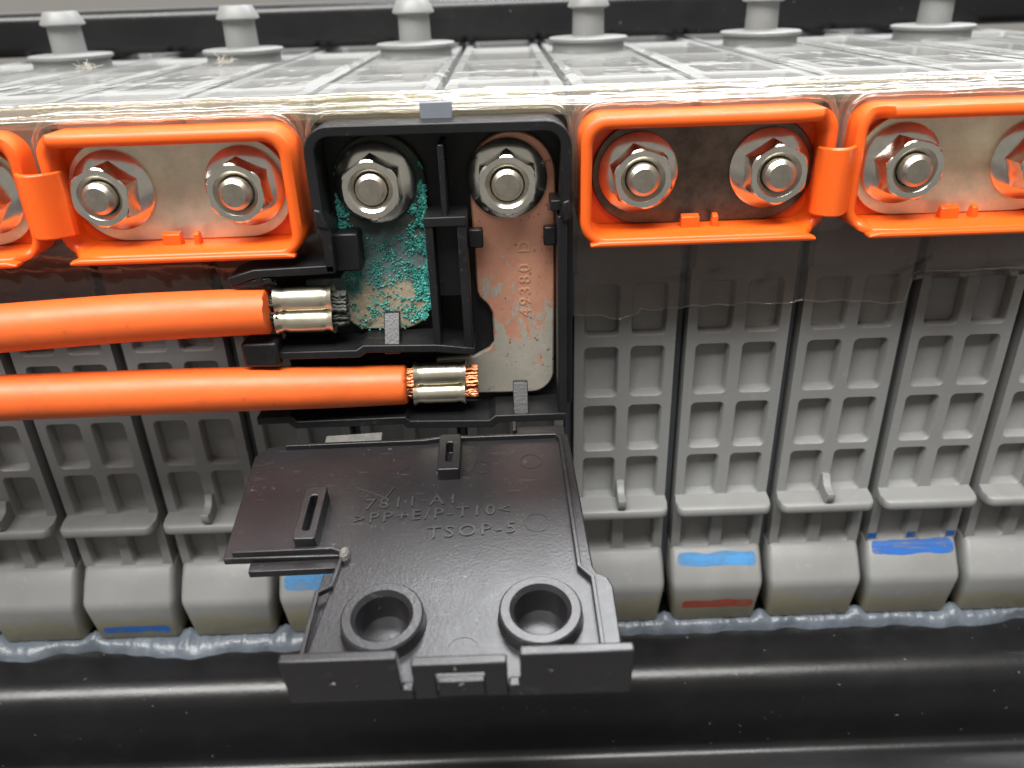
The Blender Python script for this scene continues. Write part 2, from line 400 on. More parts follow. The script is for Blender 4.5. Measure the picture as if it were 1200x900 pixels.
def foot():
    mb = MB(); L = []
    for z, hw, fy in ((-.2, 8.35, 1.5), (.4, 8.6, 1.0), (8.4, 9.3, .15), (9.6, 9.38, .1), (10.6, 9.38, .5), (13.5, 9.3, 2.4), (15.6, 9.2, 4.0), (16.3, 9.15, 5.1), (16.4, 9.1, 6.5)):
        r = min(2.0, 9-fy)
        a = [(-hw, 9.5)]+[(-hw+r*.55*(1-math.cos(math.radians(t))), fy+r*(1-math.sin(math.radians(t)))) for t in (0, 22, 45, 68, 90)]
        L.append([(x, y, z) for x, y in a]+[(-x, y, z) for x, y in a[::-1]])
    mb.loft(L); return mb.mesh('foot', 'grey', 60)
def body():
    mb = MB()
    L = []
    # long case, rounded where the end meets the top
    for z, y0, hw in ((0, 9.4, 9.3), (75.5, 9.4, 9.3), (75.6, 4.4, 9.3), (103.4, 4.2, 9.45), (104.8, 4.5, 9.45), (105.4, 5.6, 9.3)):
        L.append([(-hw, y0+.8, z), (-hw+.8, y0, z), (hw-.8, y0, z), (hw, y0+.8, z), (hw, 276, z), (-hw, 276, z)])
    mb.loft(L, True, False)
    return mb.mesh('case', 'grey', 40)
def top_panel(even):
    mb = MB(); fn = lambda a, b, d: (a, b, 105.4-d)
    ys = [5.6, 18, 34, 57, 95, 140, 200, 276]
    cells = [(8.0, 16.8, 7.2), (19.2, 32.8, 6.0), (35.2, 55.6, 7.6), (59, 93, 7.4) if even else None, (97, 138, 7.6), (142, 198, 7.6), (202, 272, 7.6)]
    for i, cc in enumerate(cells):
        if cc: cell(mb, (-9.3, 9.3, ys[i], ys[i+1]), (-cc[2], cc[2], cc[0], cc[1]), 1.2, 2.6, fn, 1.0)
        else: mb.add([fn(-9.3, ys[i], 0), fn(9.3, ys[i], 0), fn(9.3, ys[i+1], 0), fn(-9.3, ys[i+1], 0)], [(0, 1, 2, 3)])
    return mb.mesh('top_panel', 'grey', 40)
def vent():
    mb = MB()
    mb.lathe([(8.3, 105.3), (8.3, 107.6), (9.0, 107.7), (9.1, 108.3), (8.8, 108.5), (4.0, 108.6), (3.65, 108.8), (3.55, 114.4), (4.1, 114.5), (4.75, 114.8),
              (4.65, 115.3), (3.6, 117.3), (3.4, 117.5), (2.0, 117.5), (1.9, 112)], (0, 75.6), 'Z', 36)
    return mb.mesh('vent_nozzle', 'grey', 40)
def hook():
    mb = MB(); p = [(5.2, 33.0), (4.2, 33.3), (3.2, 31.6), (1.4, 30.9), (.5, 31.2), (.35, 30.7), (.6, 29.2), (1.2, 28.6), (5.2, 28.6)]
    mb.prism(p, -.75, .75, YZ); return mb.mesh('hook', 'grey', 40)
def spacer(): return MB().box(9.5, 10.5, 7.2, 9.2, 1, 103).mesh('spacer_strip', 'slate')
def stud():
    return MB().lathe([(2.4, 6), (2.4, -6.7), (2.32, -6.95), (1.75, -7.45), (.0001, -7.5)], (0, 93.4), 'Y', 28, True, False).mesh('terminal_stud', 'stud', 30)
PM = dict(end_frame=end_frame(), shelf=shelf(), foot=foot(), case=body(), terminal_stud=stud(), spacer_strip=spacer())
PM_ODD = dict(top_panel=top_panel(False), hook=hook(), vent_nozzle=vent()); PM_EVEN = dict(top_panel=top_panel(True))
LETTER_N = text_mesh('letter', 'N', 2.6, .12, 'grey', lambda a, b, c: (4.9-b, 7.5-c, 17.6+a))
MODLAB = {-6: 'grey battery module at the far left of the row, only its ribbed top showing',
 -5: 'hooked grey module under the orange cables, its left side cut by the frame',
 -4: 'grey module under the cables with a dark blue line low on its foot',
 -3: 'hooked grey module just left of the open black lid',
 -2: 'grey module with pale blue paint seen through the notch of the black lid',
 -1: 'grey module hidden behind the green corroded terminal and the black lid',
 0: 'grey module hidden behind the stamped copper terminal and the black lid',
 1: 'hooked grey module right beside the black terminal housing',
 2: 'grey module with both a blue and a red line on its foot',
 3: 'hooked grey module between two blue painted modules on the right',
 4: 'grey module with a blue band and no red along the top of its foot',
 5: 'hooked grey module cut off by the right edge of the photo',
 6: 'grey battery module at the far right of the row, only its top showing'}
def foot_patch(x0, x1, z0, z1, name, mat, parent, seed):
    """paint following the front of the foot, 0.04 mm proud"""
    prof = [(-.2, 1.5), (.4, 1.0), (8.4, .15), (9.6, .1), (10.6, .5), (13.5, 2.4), (15.6, 4.0), (16.3, 5.1)]
    def fy(z):
        for (a, ya), (b, yb) in zip(prof, prof[1:]):
            if a <= z <= b: return ya+(yb-ya)*(z-a)/(b-a)
        return 5.0
    mb = MB(); n = 40; m = 8; vs = []
    for i in range(n+1):
        x = x0+(x1-x0)*i/n; e = min(1, 14*min(i, n-i)/n+.55)
        lo = z0+.4*nz(x*.22, seed)+.07*nz(x*1.3, seed); hi = z1+.35*nz(x*.25, seed+9)+.05*nz(x*1.5, seed+3); mid = (lo+hi)/2
        for j in range(m+1):
            z = mid+(lo-mid)*e+((hi-mid)*e-(lo-mid)*e)*j/m; vs.append((x, fy(z)-.05, z))
    mb.add(vs, [(i*(m+1)+j, (i+1)*(m+1)+j, (i+1)*(m+1)+j+1, i*(m+1)+j+1) for i in range(n) for j in range(m)])
    return mb.build(name, mat, parent, 0, 80, False)
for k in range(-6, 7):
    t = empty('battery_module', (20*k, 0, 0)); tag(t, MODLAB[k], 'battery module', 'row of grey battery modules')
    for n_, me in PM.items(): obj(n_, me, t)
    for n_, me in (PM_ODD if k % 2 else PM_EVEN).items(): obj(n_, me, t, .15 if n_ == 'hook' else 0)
    if k % 2: obj('letter', LETTER_N, t)
    if k == -4: foot_patch(-6.8, 7.0, 1.9, 3.7, 'paint_mark', 'blue', t, 1)
    if k == -2: foot_patch(-8.0, 8.2, 11.4, 14.2, 'paint_mark', 'light_blue', t, 2)
    if k == 2:
        foot_patch(-7.9, 8.0, 13.2, 15.4, 'paint_mark', 'light_blue', t, 3); foot_patch(-6.9, 7.7, 3.6, 5.7, 'paint_mark', 'red', t, 4)
    if k == 4:
        foot_patch(-8.3, 8.3, 14.0, 16.15, 'paint_mark', 'blue', t, 5)
        for xx in (-8.1, -.1, 7.9): MB().box(xx-.9, xx+.9, 4.93, 4.97, 16.6, 17.9).build('paint_mark', 'blue', t)

# black hold-down bar across the tops
p = rrect(107, 131, 106.2, 117.0, 2.6, 9)
bar = MB().loft([[(x, y, z) for y, z in p] for x in (-300, 0, 300)]).build('hold_down_bar', 'steel', sharp=40)
tag(bar, 'black rounded steel bar running across the module tops behind the grey vents', 'bar')

# sealant bead along the feet
mb = MB(); L = []; n = 620
for i in range(n):
    x = -130+260*i/(n-1)
    ph = ((x+10) % 20)-10; gap = max(0, 1-(10-abs(ph))/2.2)
    h = .1+.5*nz(x*.12, 3)+.3*nz(x*.4, 5)+1.7*gap*(.7+.6*nz(x*.3, 11)); wd = 1.6+2.0*nz(x*.05, 7)+1.4*nz(x*.17, 1)-(1.1 if x > 10 else 0)
    lump = .26*nz(x*1.3, 21)+.3*nz(x*.7, 31)
    L.append([(x, 3.5, -2.1), (x, 2.6, h*.8+lump), (x, 1.4-gap, h*.75+lump-.2), (x, .4-.3*wd, h*.3+lump*1.4-.2), (x, .2-.62*wd, -.85+.4*h+lump), (x, .1-.9*wd, -1.6+.2*h+lump*.5), (x, -wd, -2.35), (x, 1, -2.5)])
se = mb.loft(L).build('sealant_bead', 'sealant', sharp=70)
tag(se, 'wavy blue grey sealant bead squeezed out along the foot of the modules', 'sealant')

# ------------------------------------------------------------------ orange trays, busbars
ZN = 93.4
def tray_thing(k0, link, label):
    cx = 20*k0+10; x0, x1, z0, z1 = cx-19.3, cx+18.6, 84.0, 102.6
    if link < 0: x0, x1 = cx-18.6, cx+19.3
    t = empty('orange_tray', (0, 0, 0)); tag(t, label, 'insulator tray', 'orange insulator trays')
    # wall ring; it dips towards the linked side
    op = rrect(x0, x1, z0, z1, 3.6, 9); ip = rrect(x0+1.6, x1-1.6, z0+1.2, z1-1.7, 2.3, 9)
    # densify the straight sides
    def dens(p):
        q = []
        for i in range(len(p)):
            a, b = Vector(p[i]), Vector(p[(i+1) % len(p)]); m = 8 if i % 9 == 8 else 1
            for j in range(m): q.append(tuple(a+(b-a)*j/m))
        return q
    op, ip = dens(op), dens(ip)
    def fy(x, z):
        d = (x1-x) if link > 0 else (x-x0)
        q = min(1, max(0, (d-1.2)/3.2)); q = q*q*(3-2*q); return -4.6-3.5*q
    L = [[(x, -.2, z) for x, z in op], [(x, fy(x, z)+.4, z) for x, z in op],
         [(x*.7+u*.3, fy(x, z), z*.7+v*.3) for (x, z), (u, v) in zip(op, ip)],
         [(x*.3+u*.7, fy(x, z), z*.3+v*.7) for (x, z), (u, v) in zip(op, ip)],
         [(u, fy(x, z)+.4, v) for (x, z), (u, v) in zip(op, ip)],
         [(u+(.5 if u < cx else -.5)*.6, -.3, v+(.15 if v < 90 else -.5)) for u, v in ip]]
    mb = MB(); mb.loft(L, True, False); mb.build('wall', 'orange', t, sharp=50)
    ip2 = rrect(x0+1.3, x1-1.3, z0+1.4, z1-1.3, 2.4, 9)
    MB().prism(ip2, -.32, .05, XZ).build('floor_plate', 'orange', t)
    # bottom lip turned outwards
    a, b = (x0+1.5, x1-2.6) if link > 0 else (x0+2.6, x1-1.5)
    lip = [(-8.5, z0+.7), (-8.6, z0+.2), (-8.2, z0-.2), (-6.9, z0-.2), (-6.5, z0+.1), (-6.8, z0+.8), (-7.8, z0+.95)]
    mb = MB(); xs = [a+(b-a)*i/24 for i in range(25)]
    mb.loft([[(x, y, z0+(z-z0)*(1 if 0 < i < 24 else .5)) for y, z in lip] for i, x in enumerate(xs)]).build('lower_lip', 'orange', t, .2)
    # snap tabs holding the busbar
    for dx in (-3.4, 1.4):
        MB().prism([(-3.9, z0+1.0), (-3.9, z0+2.9), (-2.9, z0+3.3), (-2.4, z0+2.0), (-2.4, z0+1.0)], cx+dx, cx+dx+(2.8 if dx < 0 else .9), YZ).build('snap_tab', 'orange', t, .15)
    return t
def link_tab(t, xa, xb, za, zb):
    """curved strap that joins two neighbouring trays"""
    mb = MB(); n = 12; o, i_ = [], []
    for i in range(n+1):
        u = i/n; x = xa+(xb-xa)*u; y = -5.0-2.4*math.sin(math.pi*min(1, u*1.05))**.8
        o.append((x, y)); i_.append((x, y+1.1))
    mb.prism(o+i_[::-1], za, zb, XY).build('link_strap', 'orange', t, .25)
T1 = tray_thing(-5, 1, 'orange plastic tray cut off by the left edge of the photo')
T2 = tray_thing(-3, -1, 'orange plastic tray with two nuts just left of the black housing')
T3 = tray_thing(1, 1, 'orange plastic tray with a tarnished dark plate right of the black housing')
T4 = tray_thing(3, -1, 'orange plastic tray with a pale plate cut off by the right edge')
link_tab(T2, -72.3, -65.6, 87.6, 97.2); link_tab(T3, 45.9, 51.6, 87.0, 97.0)
BUS = {-5: ('pale_nickel', 'pale nickel plate in the orange tray cut by the left edge'), -3: ('nickel', 'champagne coloured nickel plate under two nuts left of the black housing'),
       1: ('dark_nickel', 'dark tarnished plate under two nuts right of the black housing'), 3: ('pale_nickel', 'pale sandy nickel plate under nuts at the right edge')}
for k0, (m, lab) in BUS.items():
    cx = 20*k0+10; mb = MB()
    o1 = rrect(cx-17.0, cx+17.0, 85.4, 100.9, 7.6, 14)
    mb.prism(o1, -.35, -1.1, XZ); o = mb.build('busbar_plate', m, None, .18); tag(o, lab, 'busbar', 'busbar plates')

# ------------------------------------------------------------------ flange nuts
def nut_meshes():
    mb = MB(); mb.lathe([(2.6, -1.08), (6.05, -1.08), (6.1, -1.25), (6.05, -1.6), (5.75, -1.85), (4.9, -2.15), (4.2, -2.45), (2.6, -2.5)], (0, 0), 'Y', 48, False, False)
    fl = mb.mesh('flange', 'nut', 25)
    mb = MB(); N = 48
    def hexr(a):
        a = (a+math.pi/6) % (math.pi/3)-math.pi/6; return 4.05/math.cos(a)
    L = []
    ang = [2*math.pi*i/N for i in range(N)]
    for y, f in ((-1.9, None), (-6.0, None), (-6.25, 4.42), (-6.4, 4.15), (-6.4, 3.3), (-6.1, 2.95), (-5.6, 2.55), (-4, 2.5)):
        lp = []
        for a in ang:
            r = hexr(a) if f is None else min(hexr(a), f); lp.append((r*math.cos(a), y, r*math.sin(a)))
        L.append(lp)
    mb.loft(L, False, False); hx = mb.mesh('hex_body', 'nut', 28)
    mb = MB(); L = []                                     # serration nibs on the flange, two teeth of thread
    mb.tube([(2.42*math.cos(t*.3), -5.9-.8*t*.3/6.283/1.0*.8, 2.42*math.sin(t*.3)) for t in range(31)], .13, 5)
    th = mb.mesh('thread_turn', 'stud', 40)
    return fl, hx, th
FL, HX, TH = nut_meshes()
NUTLAB = {-4: 'flange nut in the left edge tray, mostly outside the frame', -3: 'flange nut at the left end of the champagne plate', -2: 'flange nut at the right end of the champagne plate',
 -1: 'flange nut on the green corroded terminal', 0: 'flange nut on the copper terminal stamped with numbers', 1: 'flange nut at the left end of the dark tarnished plate',
 2: 'flange nut at the right end of the dark tarnished plate', 3: 'flange nut at the left end of the pale plate near the right edge', 4: 'flange nut cut off by the right edge of the photo'}
ROT = {-4: 20, -3: -7, -2: 4, -1: 3, 0: 0, 1: 12, 2: 2, 3: 17, 4: 24}
for k, lab in NUTLAB.items():
    dy = -1.0 if k in (-1, 0) else 0
    t = empty('flange_nut', (20*k, dy, ZN)); t.rotation_euler = (0, -math.radians(ROT[k]), 0)
    tag(t, lab, 'nut', 'flange nuts on the terminal studs')
    obj('flange', FL, t); obj('hex_body', HX, t)

# ------------------------------------------------------------------ black terminal housing with its open lid
hs = empty('terminal_housing', (0, 0, 0)); tag(hs, 'black plastic terminal housing with walls, ribs and an open hinged lid', 'housing')
floor_poly = [(-28.2, 102.2), (9.2, 102.2), (9.2, 55), (-38, 55), (-38, 81.5), (-27.6, 81.8)]
MB().prism(floor_poly, -.95, -.2, XZ).build('back_plate', 'black', hs)
def hwall(name, poly, t, y0, y1, left=.5, mat='black', bev=.18):
    return MB().prism(wall(poly, t, left), y0, y1, XZ).build(name, mat, hs, bev)
outer = [(-27.2, 81.4), (-27.2, 87.9), (-28.0, 89.0), (-28.0, 99.0)]+arc(-25.0, 99.0, 3.0, 180, 90, 6)[1:]+[(-10, 101.9), (5.6, 101.8)]+arc(5.6, 98.8, 3.0, 90, 0, 6)[1:]+[(8.4, 88.6)]
hwall('outer_wall', outer, 1.5, -.9, -8.2)
hwall('side_wall', [(8.0, 88.8), (8.0, 55.2)], 1.5, -.9, -8.0)
hwall('side_flange', [(9.3, 88.2), (9.3, 56.0)], .9, -.9, -5.6)
hwall('inner_step', [(6.3, 90.2), (8.2, 90.2)], 1.6, -1, -7.2)
hwall('cable_channel_roof', [(-43.0, 80.4), (-38.8, 81.6), (-26.6, 81.9)], 1.3, -1.2, -8.2)
hwall('cable_channel_brace', [(-42.8, 80.0), (-38.6, 80.1), (-36.5, 80.4)], 1.0, -4.5, -8.0)
hwall('brace_post', [(-38.4, 80.2), (-38.4, 81.6)], 1.2, -4.5, -8.1)
hwall('centre_rib', [(-9.4, 88.8), (-9.4, 99.6)], .9, -.9, -7.6)
hwall('divider_rib', [(-11.9, 88.8), (-11.9, 68.4)], 1.2, -.9, -8.1)
hwall('divider_rib', [(-7.0, 88.8), (-7.0, 67.6)], 1.4, -.9, -8.1)
hwall('divider_crosspiece', [(-12.6, 88.6), (-6.2, 88.6)], 1.5, -.9, -8.25)
MB().box(-11.3, -7.6, -5.0, -4.2, 75.8, 87.9).build('divider_panel', 'black', hs, .15)
hwall('cable_shelf', [(-38.0, 67.8), (-24.8, 67.7), (-23.6, 68.5), (-12.2, 68.2), (-6.1, 67.4)], 1.3, -.9, -8.2)
mb = MB(); mb.box(-43.0, -37.2, -8.9, -4.6, 66.2, 70.4); clip = mb.build('shelf_clip', 'black', hs, .5)
MB().lathe([(.62, -8.93), (.62, -8.0)], (-39.7, 68.3), 'Y', 20).build('clip_hole_shade', 'steel', clip)  # solid dark disc stands for the shade inside the hole
hwall('lower_wall', [(-43.0, 56.0), (-37.6, 56.1), (-36.6, 55.0), (-18.6, 55.2), (-17.8, 54.4), (-4.1, 54.0), (-3.0, 54.9), (8.6, 54.9)], 1.4, -.9, -8.2)
MB().box(-27.0, -23.0, -5.6, -1.2, 80.6, 86.6).build('retaining_block', 'black', hs, .35)
MB().box(-6.3, -4.0, -4.9, -3.2, 83.4, 86.4).build('retaining_clip', 'black', hs, .3)
MB().box(5.3, 7.3, -4.9, -3.2, 83.4, 86.4).build('retaining_clip', 'black', hs, .3)
for (xa, z) in ((-20.5, 67.6), (-.2, 54.3)):
    MB().prism([(-8.0, z-.2), (-8.1, z+.9), (-4.6, z+5.6), (-3.7, z+5.6), (-3.7, z+4.2), (-4.5, z-.2)], xa, xa+2.5, YZ).build('snap_tab', 'lid', hs, .15)
MB().box(-12.3, -7.6, -3.6, -2.6, 102.0, 104.9).build('latch_tab', 'grey_tab', hs, .15)
MB().prism([(7.9, 91.0), (9.1, 91.4), (9.3, 88.4), (8.0, 87.8)], -5.0, -8.5, XZ).build('corner_catch', 'black', hs, .35)
MB().prism([(-28.6, 91.2), (-27.4, 91.0), (-26.4, 88.0), (-28.3, 88.4)], -5.0, -8.5, XZ).build('corner_catch', 'black', hs, .35)

# lid, hinged open and lying almost level towards the viewer
AL = math.radians(9.3)
def LID(x, s, h):   # s = distance from hinge, h = height off the inner face
    return (x, -8.5-s*math.cos(AL)+h*-math.sin(AL)*1.0, 54.0-s*math.sin(AL)+h*math.cos(AL))
LP = [(8.6, 2.9), (-37.6, 3.5)]+[(-40.6, 4.0), (-42.2, 6.0), (-41.4, 27.5), (-24.2, 27.5), (-24.8, 29.0), (-27.4, 48.8), (12.0, 48.8), (12.1, 34.4), (11.6, 33.0), (10.3, 32.2), (9.8, 31.0)]
from mathutils.geometry import tessellate_polygon
def plate_with_holes(outer, holes, h0, h1, fn):
    loops = [[Vector((a, b, 0)) for a, b in lp] for lp in [outer]+holes]; flat = [p for lp in loops for p in lp]; n = len(flat)
    tri = tessellate_polygon(loops); mb = MB(); fs = []
    for t in tri: fs.append(tuple(t)); fs.append(tuple(i+n for i in t[::-1]))
    o = 0
    for lp in loops:
        m = len(lp); fs += [(o+i, o+(i+1) % m, o+(i+1) % m+n, o+i+n) for i in range(m)]; o += m
    return mb.add([fn(p.x, p.y, h1) for p in flat]+[fn(p.x, p.y, h0) for p in flat], fs)
BOSS = ((-17.6, 39.4), (2.3, 39.2))
HOLES = [[(cx+3.9*math.cos(2*math.pi*i/24), cs+3.9*math.sin(2*math.pi*i/24)) for i in range(24)] for cx, cs in BOSS]
lid = plate_with_holes(LP, HOLES, -1.2, 0, LID).build('lid', 'lid', hs, .2, label='black lid swung down level towards the viewer, two round bosses inside')
def lidwall(name, poly, t, h0, h1, mat='lid', bev=.12, left=.5):
    return MB().prism(wall(poly, t, left), h0, h1, LID).build(name, mat, lid, bev)
lidwall('rim', [(-24.4, 27.4), (-25.2, 33.4), (-26.9, 34.4), (-27.1, 47.8)], .55, -.05, .9)
lidwall('rim', [(-40.0, 27.0), (-26.0, 26.8), (-24.3, 27.6)], .6, -.05, 1.0)
lidwall('rim', [(-37.4, 4.4), (-15.0, 4.2), (-12.5, 3.8), (6.6, 3.7), (7.2, 5.0), (7.9, 31.4), (9.5, 33.4), (9.7, 47.6)], .6, -.05, .9)
lidwall('ledge', [(-37.6, 28.5), (-24.9, 28.3)], 1.7, -1.9, -.7)
lidwall('ledge', [(-26.0, 29.8), (-27.2, 47.6)], 2.4, -1.9, -1.22)
for (cx, cs) in BOSS:
    mb = MB(); L = []
    for r, h in ((5.5, -.05), (5.3, .5), (5.25, 1.8), (5.0, 2.05), (3.95, 2.05), (3.4, 1.4), (3.25, -1.9), (3.05, -2.3), (2.6, -2.2), (.01, -2.2), (.01, -3.0), (3.6, -3.0), (3.75, -2.2), (3.8, -1.0), (5.5, -.05)):
        L.append([LID(cx+r*math.cos(2*math.pi*i/40), cs+r*math.sin(2*math.pi*i/40), h) for i in range(40)])
    mb.loft(L, False, False).build('boss', 'lid', lid, 0, 30)
def loop_clip(x0, x1, s0, s1, h, r):
    op = rrect(x0, x1, s0, s1, .35, 4); ip = rrect((x0+x1)/2-.55, (x0+x1)/2+.55, s0+r, s1-r*.9, .5, 4); mb = MB()
    mb.loft([[LID(a, b, -.05) for a, b in op], [LID(a, b, h) for a, b in op], [LID(a, b, h) for a, b in ip], [LID(a, b, .05) for a, b in ip]], False, True)
    mb.build('loop_clip', 'lid', lid, .15)
loop_clip(-12.2, -8.8, 4.6, 13.0, 2.2, 2.0); loop_clip(-31.4, -28.3, 16.2, 26.6, 2.6, 1.8)
def end_wall(poly): MB().prism(poly, 47.8, 49.1, lambda a, b, d: LID(a, d, b)).build('end_wall', 'lid', lid, .25)
end_wall([(-27.6, -1.2), (-27.6, 6.8), (-14.3, 6.8), (-14.3, .6), (-13.0, .6), (-13.0, -1.2)])
end_wall([(12.4, -1.2), (12.4, 6.8), (-.5, 6.8), (-.5, .9), (-1.9, .9), (-1.9, -1.2)])
end_wall([(-12.9, -1.2), (-12.9, 5.4), (-1.95, 5.4), (-1.95, -1.0), (-4.6, -1.0), (-4.6, 3.6), (-10.2, 3.6), (-10.2, -1.2)])
MB().box(-10.2, -4.6, 48.0, 48.9, 0, 1.2)
MB().prism([(-10.1, -1.1), (-10.1, 1.7), (-4.65, 1.7), (-4.65, -1.1)], 48.0, 48.9, lambda a, b, d: LID(a, d, b)).build('end_wall_bar', 'lid', lid, .15)
for (x, h) in ((-7.6, 4.9), (-7.2, 1.8), (3.0, 3.8), (-19.5, 2.0), (-22.0, 2.6)):
    mb = MB(); c0 = Vector(LID(x, 49.15, h)); L = []
    mb.add([tuple(c0+Vector((random.uniform(-.45, .45), random.uniform(-.2, .05), random.uniform(-.4, .4)))) for _ in range(6)], [(0, 1, 2), (0, 2, 3), (0, 3, 4), (0, 4, 5), (0, 5, 1), (1, 2, 3), (3, 4, 5)])
    mb.build('scuff_mark', 'scuff', lid, 0, 20)
mb = MB(); L = []                                          # broken white-ish stub at the notch corner
for i, (h, r) in enumerate(((-.1, .75), (.6, .8), (1.2, .65), (1.6, .35))):
    L.append([LID(-24.2+r*math.cos(t*.785)*(1+.3*nz(t, i)), 28.0+r*1.5*math.sin(t*.785)*(1+.3*nz(t+5, i)), h+.2*nz(t, i*2)) for t in range(8)])
mb.loft(L).build('broken_stub', 'scuff', lid, 0, 20)
MB().prism([(.1, 0.5), (8.1, 0.5), (8.1, 3.2), (.1, 3.2)], -.9, -.1, LID).build('hinge_strap', 'lid', lid, .15)
MB().prism([(-.5, .9), (.1, .9), (.1, 3.2), (-.5, 3.2)], -.9, 1.4, LID).build('hinge_knuckle', 'lid', lid, .1)
MB().prism([(-31.5, 1.1), (-22.2, .6), (-22.2, 2.6), (-31.5, 3.1)], -1.0, -.2, LID).build('latch_tongue', 'scuff', lid, .15)
for body, x, s, size in (('7811\u00b7A1', -22.9, 18.9, 3.1), ('>PP+E/P-T10<', -24.2, 21.7, 2.9), ('TSOP-5', -13.2, 25.0, 3.1)):
    me = text_mesh('raised_lettering', body, size, .10, 'letter', lambda a, b, c, x=x, s=s: LID(x+a*1.08, s-b-.05*a, .08+c), spacing=1.25)
    obj('raised_lettering', me, lid)
MB().prism(wall([(-24.6, 14.2), (-19.9, 16.6), (-18.9, 14.4)], .22), -.02, .18, LID).build('raised_tick', 'letter', lid)
for (x, s, r) in ((-18.6, 9.2, 1.7), (2.2, 9.4, 1.7), (-5.5, 10.5, 1.5), (2.6, 22.6, 1.8), (-7.4, 43.6, 2.1)):
    mb = MB(); L = []
    for rr, h in ((r, -.02), (r, .06), (r-.14, .06), (r-.14, -.02)):
        L.append([LID(x+rr*math.cos(t*math.pi/16), s+rr*math.sin(t*math.pi/16), h) for t in range(32)])
    mb.loft(L, False, False).build('ejector_ring', 'lid', lid, 0, 60)

# ------------------------------------------------------------------ cables with terminals
def strands(mb, x0, x1, cy, cz, ry, rz, n, r=.28):
    for i in range(n):
        a = random.uniform(0, 6.28); q = math.sqrt(random.uniform(.25, 1)); y, z = cy+ry*q*math.cos(a), cz+rz*q*math.sin(a)
        p = [(x0+(x1-x0)*j/5, y+random.uniform(-.12, .12), z+random.uniform(-.15, .15)) for j in range(6)]
        mb.tube(p, r*random.uniform(.8, 1.15), 6)
def crimp(t, x0, x1, cy, zc, r, mat):
    for sgn in (1, -1):
        zz = zc+sgn*r*.93; prof = []
        for i in range(25):
            u = i/24; x = x0+(x1-x0)*u; e = min(u, 1-u)
            rr = r*(1+.16*math.exp(-(e/.05)**2)) - r*.07*math.exp(-((e-.13)/.04)**2); prof.append((rr, x+sgn*.15))
        mb = MB(); mb.lathe([(r*.7, x0+.25)]+prof+[(r*.7, x1-.25)], (cy, zz), 'X', 28, False, False)
        mb.build('crimp_lobe', mat, t, 0, 50)
def sheath(t, pts, rads, cut):
    # smooth Catmull path
    P = [Vector(p) for p in pts]; path, rr = [], []
    for i in range(len(P)-1):
        a, b, c, d = P[max(i-1, 0)], P[i], P[i+1], P[min(i+2, len(P)-1)]
        for j in range(12):
            u = j/12
            path.append(tuple(.5*((2*b)+(c-a)*u+(2*a-5*b+4*c-d)*u*u+(3*b-a-3*c+d)*u**3))); rr.append(rads[i]+(rads[i+1]-rads[i])*u)
    path.append(tuple(P[-1])); rr.append(rads[-1])
    path.append((P[-1].x+.35, P[-1].y, P[-1].z)); rr.append(rads[-1]-.35)
    n = 40; loops = []
    for i, p in enumerate(path):
        p = Vector(p); tn = (Vector(path[min(i+1, len(path)-1)])-Vector(path[max(i-1, 0)])).normalized()
        a = tn.cross(Vector((0, 0, 1))).normalized(); b = a.cross(tn)
        loops.append([tuple(p+(a*math.cos(2*math.pi*k/n)+b*math.sin(2*math.pi*k/n))*(rr[i]*(1+.012*nz(p.x*.08, k*.2, cut)+.006*nz(p.x*.6, k*.4, cut)))+tn*(.25*nz(k*.9, cut) if i > len(path)-3 else 0)) for k in range(n)])
    MB().loft(loops).build('insulation', 'cable', t, 0, 55)
# upper cable: verdigris terminal
c1 = empty('orange_cable', (0, 0, 0)); tag(c1, 'upper orange cable ending in a green corroded copper terminal', 'cable')
sheath(c1, [(-150, -17, 73.5), (-110, -13.5, 74.8), (-80, -11.5, 75.4), (-58, -9.5, 75.7), (-38.2, -7.2, 75.2)], [3.75, 3.75, 3.72, 3.7, 3.6], 3)
mb = MB(); strands(mb, -38.6, -36.6, -6.5, 75.0, 1.3, 2.7, 30, .34); mb.build('conductor_strands', 'burnt', c1)
crimp(c1, -37.0, -28.0, -6.2, 74.9, 1.95, 'brass')
mb = MB(); strands(mb, -28.3, -25.9, -5.8, 74.8, 1.3, 2.8, 40, .36); mb.build('strand_ends', 'burnt', c1)
lp = arc(-19.4, 93.6, 7.0, 0, 180, 14)+[(-26.4, 88), (-26.2, 80.0), (-27.4, 78.4), (-33, 78.2), (-33, 71.2), (-27, 71.2), (-25, 69.4)]+arc(-18.2, 74.6, 5.4, 270, 350, 8)+[(-12.9, 78), (-12.6, 88)]
MB().prism(lp, -2.1, -1.0, XZ).build('terminal_plate', 'corroded', c1, .3)
def inside(p, poly):
    x, y = p; r = False
    for i in range(len(poly)):
        (xa, ya), (xb, yb) = poly[i], poly[i-1]
        if (ya > y) != (yb > y) and x < (xb-xa)*(y-ya)/(yb-ya)+xa: r = not r
    return r
mb = MB(); cnt = 0
